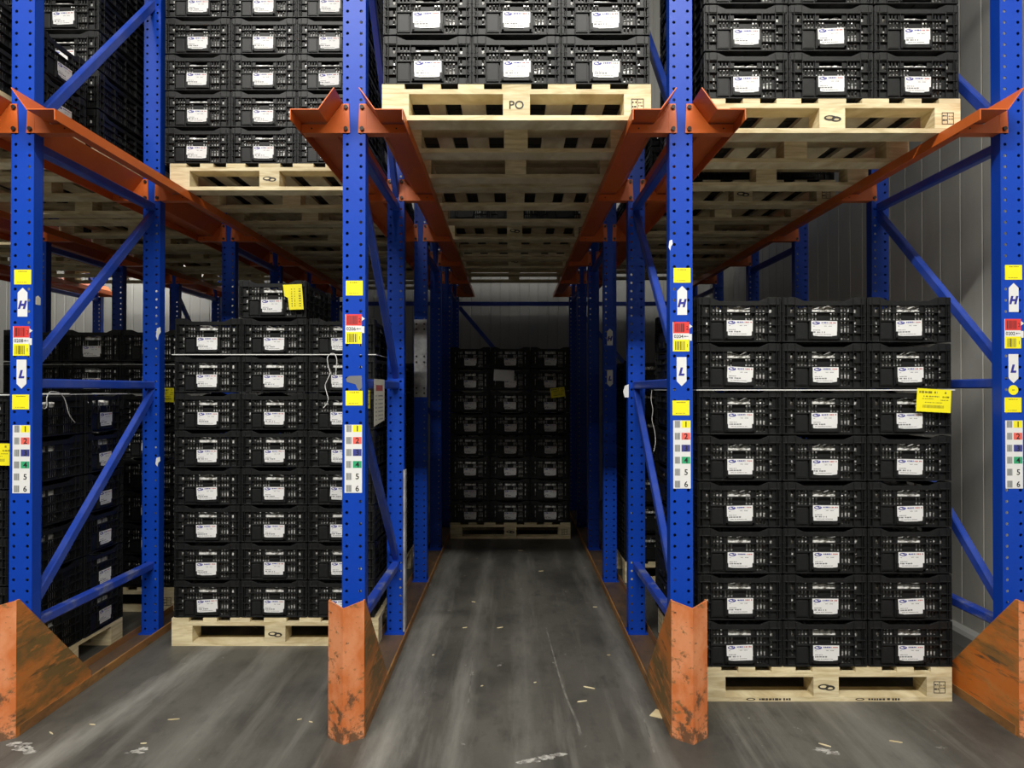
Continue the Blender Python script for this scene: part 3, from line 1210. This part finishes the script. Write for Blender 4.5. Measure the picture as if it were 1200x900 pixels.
def strap(x, y, z, lab, d=1.0, w_=1.2, h_=.0045):
    b = MB()
    e = .006
    pts = [(-w_ / 2 - e, -e), (w_ / 2 + e, -e), (w_ / 2 + e, d + e), (-w_ / 2 - e, d + e)]
    for k in range(4):
        p, q = pts[k], pts[(k + 1) % 4]
        b.bar((p[0], p[1], 0), (q[0], q[1], 0), .002, h_, up=(0, 1, 0) if k % 2 == 0 else (1, 0, 0))
    o = b.build('strap', STRAP, None, (x, y, z))
    tag(o, lab, 'strap', 'white packing straps')


strap(1.498, 3.47, CAMZ, 'thin white strap tied round the wall-side floor stack', w_=1.222, d=1.03)
strap(-1.384, 4.22, Z(415.5, 4.21), 'thin white strap tied round the stack topped by one crate', w_=1.175, d=1.0)
strap(-2.93, 3.35, .1295 + 6 * .2235 - .008, 'thin white strap round the top of the six-high floor stack', w_=1.214, d=1.014)
strap(-2.825, 4.87, Z(427, 4.86), 'thin white strap round the stack behind the six-high one', h_=.0025)


def smooth(pts, n=6):
    P = [Vector(p) for p in pts]
    out = []
    for k in range(len(P) - 1):
        p0, p1, p2, p3 = P[max(k - 1, 0)], P[k], P[k + 1], P[min(k + 2, len(P) - 1)]
        for j in range(n):
            t = j / n
            out.append(.5 * ((2 * p1) + (p2 - p0) * t + (2 * p0 - 5 * p1 + 4 * p2 - p3) * t * t + (3 * p1 - p0 - 3 * p2 + p3) * t ** 3))
    out.append(P[-1])
    return out


def string(pts, lab, r=.0024):
    b = MB()
    b.tube(smooth(pts), r, 6)
    o = b.build('string_end', STRAP)
    tag(o, lab, 'string', 'loose string ends')


Y0 = 4.195
string([(X(a, Y0), Y0 - .004 * k % .012, Z(c, Y0)) for k, (a, c) in enumerate([(393, 440), (394, 432), (395, 422), (392, 415), (387, 415), (384, 420), (385, 430), (387, 437), (384, 445), (381, 452), (383, 460), (385, 467), (383, 473), (379, 478)])],
       'looped white string hanging from the strap beside the stack with the single crate')
XS = -2.30


def side_pt(a, c, xs=XS):
    S = (600 - a) / -xs
    return (xs, F / S, CAMZ + (HOR - c) / S)


string([side_pt(a, c) for a, c in [(47, 476), (52, 479), (55, 476), (55, 466), (58, 460), (63, 459), (70, 461), (75, 466), (78, 474), (80, 482), (83, 489), (88, 495)]],
       'curled white string end on top of the six-high floor stack')
Yq = 3.85
string([(X(a, Yq), Yq, Z(c, Yq)) for a, c in [(764, 457), (763, 468), (765, 480), (764, 492), (767, 505), (768, 518), (766, 529)]],
       'thin white string hanging from the brace between aisle and wall-side stack', .0013)


def ticket(x, y, z, w_, h_, lab, col=YEL, ink=YELI, rot=(0, 0, 0), notch=False, seed=1, group='yellow tickets', turned=False):
    rr = random.Random(seed)
    f = Flat()
    a, c = w_ / 2, h_ / 2
    if notch:
        f.poly([(-a * .45, -c), (a, -c), (a * .9, c), (-a, c), (-a * .9, .1 * c), (-a * .55, -.05 * c)], col)
        for xx, h2 in ((-.2, .05), (.1, .04), (.55, .11)):
            for k in range(8):
                zz = -c * .75 + k * c * .19
                f.rect(a * xx, zz, a * xx + h2 * w_, zz + c * .12 * rr.uniform(.5, 1), ink)
    else:
        f.poly([(-a, -c), (a, -c * 1.02), (a, c), (-a * .97, c * 1.04)], col)
        f.line(-a * .85, a * .2, c * .72, h_ * .11, ink, rr)
        f.rect(a * .62, c * .62, a * .72, c * .80, ink)
        f.line(-a * .6, a * .3, c * .36, h_ * .065, ink, rr); f.line(a * .5, a * .9, c * .34, h_ * .08, ink, rr)
        f.line(-a * .65, 0, c * .15, h_ * .04, ink, rr); f.line(a * .4, a * .85, c * .06, h_ * .04, ink, rr)
        f.line(-a * .5, a * .5, -c * .18, h_ * .04, ink, rr)
        f.bars(-a * .62, a * .62, -c * .66, -c * .40, ink, rr, 1, w_ * .006, w_ * .016)
    o = f.build('ticket', None, (x, y, z), rot)
    return tag(o, lab, 'ticket', group)


Yt = 3.452
ticket(X(1094, Yt), Yt, Z(469.5, Yt), .165, .108, 'bright yellow printed ticket hanging from the strap of the wall-side floor stack', rot=(0, .045, 0), seed=4)
Yt = 4.206
ticket(X(343.5, Yt), Yt, Z(348, Yt), .115, .147, 'yellow notched ticket stuck upright on the single top crate', notch=True, rot=(0, -.04, 0), seed=5)
Yt = 7.235
ticket(X(653.5, Yt), Yt, Z(460, Yt), .145, .095, 'dim yellow ticket on the stack at the dark end of the aisle', rot=(0, -.14, 0), seed=6)
ticket(X(590.5, Yt), Yt, Z(440, Yt), .205, .110, 'blank white sheet of paper on the stack at the dark end of the aisle', WHITE, WHITE, rot=(0, .04, 0), seed=7, group='papers')
Yt = 3.335
ticket(X(-7, Yt), Yt, Z(532.5, Yt), .165, .10, 'yellow ticket on the front of the six-high floor stack', seed=8)
Yt = 4.855
ticket(X(196, Yt), Yt, Z(463, Yt), .09, .095, 'yellow ticket on the shaded eight-high stack behind the six-high one', seed=9)
# papers hung on the brace of the frame beside the aisle
XD = POST_X[3] + .028
rr = random.Random(11)
f = Flat()
f.poly([(-.145, -.12), (.145, -.10), (.145, .115), (-.145, .115)], CREAM)
f.rect(-.10, .055, .09, .085, INKR)
for k in range(7):
    f.line(-.11, -.07, .03 - k * .02, .008, INKG, rr); f.line(-.03, .10, .03 - k * .02, .008, INKG, rr)
tag(f.build('notice_sheet', None, (XD, 3.72, 1.425), (0, 0, math.radians(90))), 'cream printed notice with red heading hung on the brace beside the aisle', 'notice')
ticket(XD, 3.435, 1.44, .075, .085, 'small yellow tag hung on the brace beside the cream notice', rot=(0, 0, math.radians(90)), seed=12)

# ------------------------------------------------------------------ litter on the floor
rl = random.Random(21)
SPOTS = [(690, 805, .06), (682, 821, .05), (634, 669, .04), (610, 645, .05), (555, 705, .03), (586, 735, .04), (545, 735, .03), (697, 711, .03),
         (713, 767, .02), (771, 836, .09), (300, 735, .05), (110, 848, .03), (170, 870, .025), (62, 858, .035), (352, 842, .02), (365, 845, .02), (1048, 868, .05), (965, 872, .05),
         (508, 767, .015), (627, 799, .015), (565, 803, .015), (205, 842, .05)]
for k, (a, c, L) in enumerate(SPOTS):
    Yp = F * CAMZ / (c - HOR)
    if 450 < c < 3000 and Yp > 0:
        b = MB()
        n = 4
        wd = L * (.08 if L < .08 else .07) + .002
        pts = [(-L / 2, 0), (-L * .2, -wd * .5), (L * .3, -wd * .35), (L / 2, wd * .1), (L * .1, wd * .5), (-L * .3, wd * .4)]
        if c == 836:
            pts = [(-.035, -.03), (.03, -.04), (.045, .02), (-.02, .045)]
        b.prism(pts, 0.0, .004, lambda u, v, d: (u, v, d + .0005))
        o = b.build('wood_splinter', WOOD, None, (X(a, Yp), Yp, 0), (0, 0, rl.uniform(-.7, .7)))
        where = 'on the aisle floor' if 450 < a < 780 else ('on the floor before the single-topped stack' if a < 450 else 'on the floor before the wall-side stack')
        if c == 836:
            lab = 'broken pallet chip beside the chipped column guard'
        else:
            lab = f'pale wood splinter lying {where}'
        tag(o, lab, 'splinter', 'wood splinters ' + where)

# chalk-white scrape marks on the concrete
CHALK = mat('chalk_scrape', (0.50, 0.49, 0.45), 0.7, noise=[((0.20, 0.19, 0.175), (30, 30, 1), 0.45, 0.6)])
CHALK2 = mat('faint_scratch', (0.20, 0.19, 0.17), 0.7, noise=[((0.10, 0.095, 0.085), (30, 12, 1), 0.4, 0.6)])


def fp(a, c):
    Yp = F * CAMZ / (c - HOR)
    return Vector((X(a, Yp), Yp, 0))


def scrape(pts, wd, m, flakes):
    b = MB()
    P = smooth([fp(*p) for p in pts], 5)
    rr = random.Random(len(pts) * 7 + int(pts[0][0]))
    for k in range(len(P) - 1):
        d = P[k + 1] - P[k]
        n_ = Vector((-d.y, d.x, 0)).normalized()
        if flakes:
            for j in range(7):
                c = P[k] + d * rr.random() + n_ * rr.gauss(0, wd * .4)
                r_ = wd * rr.uniform(.15, .5)
                b.face([(c.x + r_ * rr.uniform(1.2, 2.4) * math.cos(t), c.y + r_ * math.sin(t) * rr.uniform(.5, 1), .0006 + .00005 * j) for t in [2 * math.pi * q / 7 for q in range(7)]])
        else:
            w0 = wd * (.35 + .65 * k / len(P)) * .5
            w1 = wd * (.35 + .65 * (k + 1) / len(P)) * .5
            b.face([(*(P[k] - n_ * w0).xy, .0006), (*(P[k] + n_ * w0).xy, .0006), (*(P[k + 1] + n_ * w1).xy, .0006), (*(P[k + 1] - n_ * w1).xy, .0006)])
    b.build('scrape_mark', m, FLO)


scrape([(608, 892), (626, 889), (640, 886), (661, 881)], .018, CHALK, True)
scrape([(640, 735), (648, 765), (655, 790), (665, 820), (675, 842), (680, 860)], .014, CHALK2, False)
scrape([(554, 770), (552, 795), (549, 822)], .008, CHALK2, False)
scrape([(740, 800), (752, 835), (766, 880)], .010, CHALK2, False)
scrape([(20, 868), (40, 880)], .03, CHALK, True)
scrape([(156, 880), (172, 876)], .02, CHALK, True)
scrape([(955, 876), (980, 882)], .02, CHALK, True)
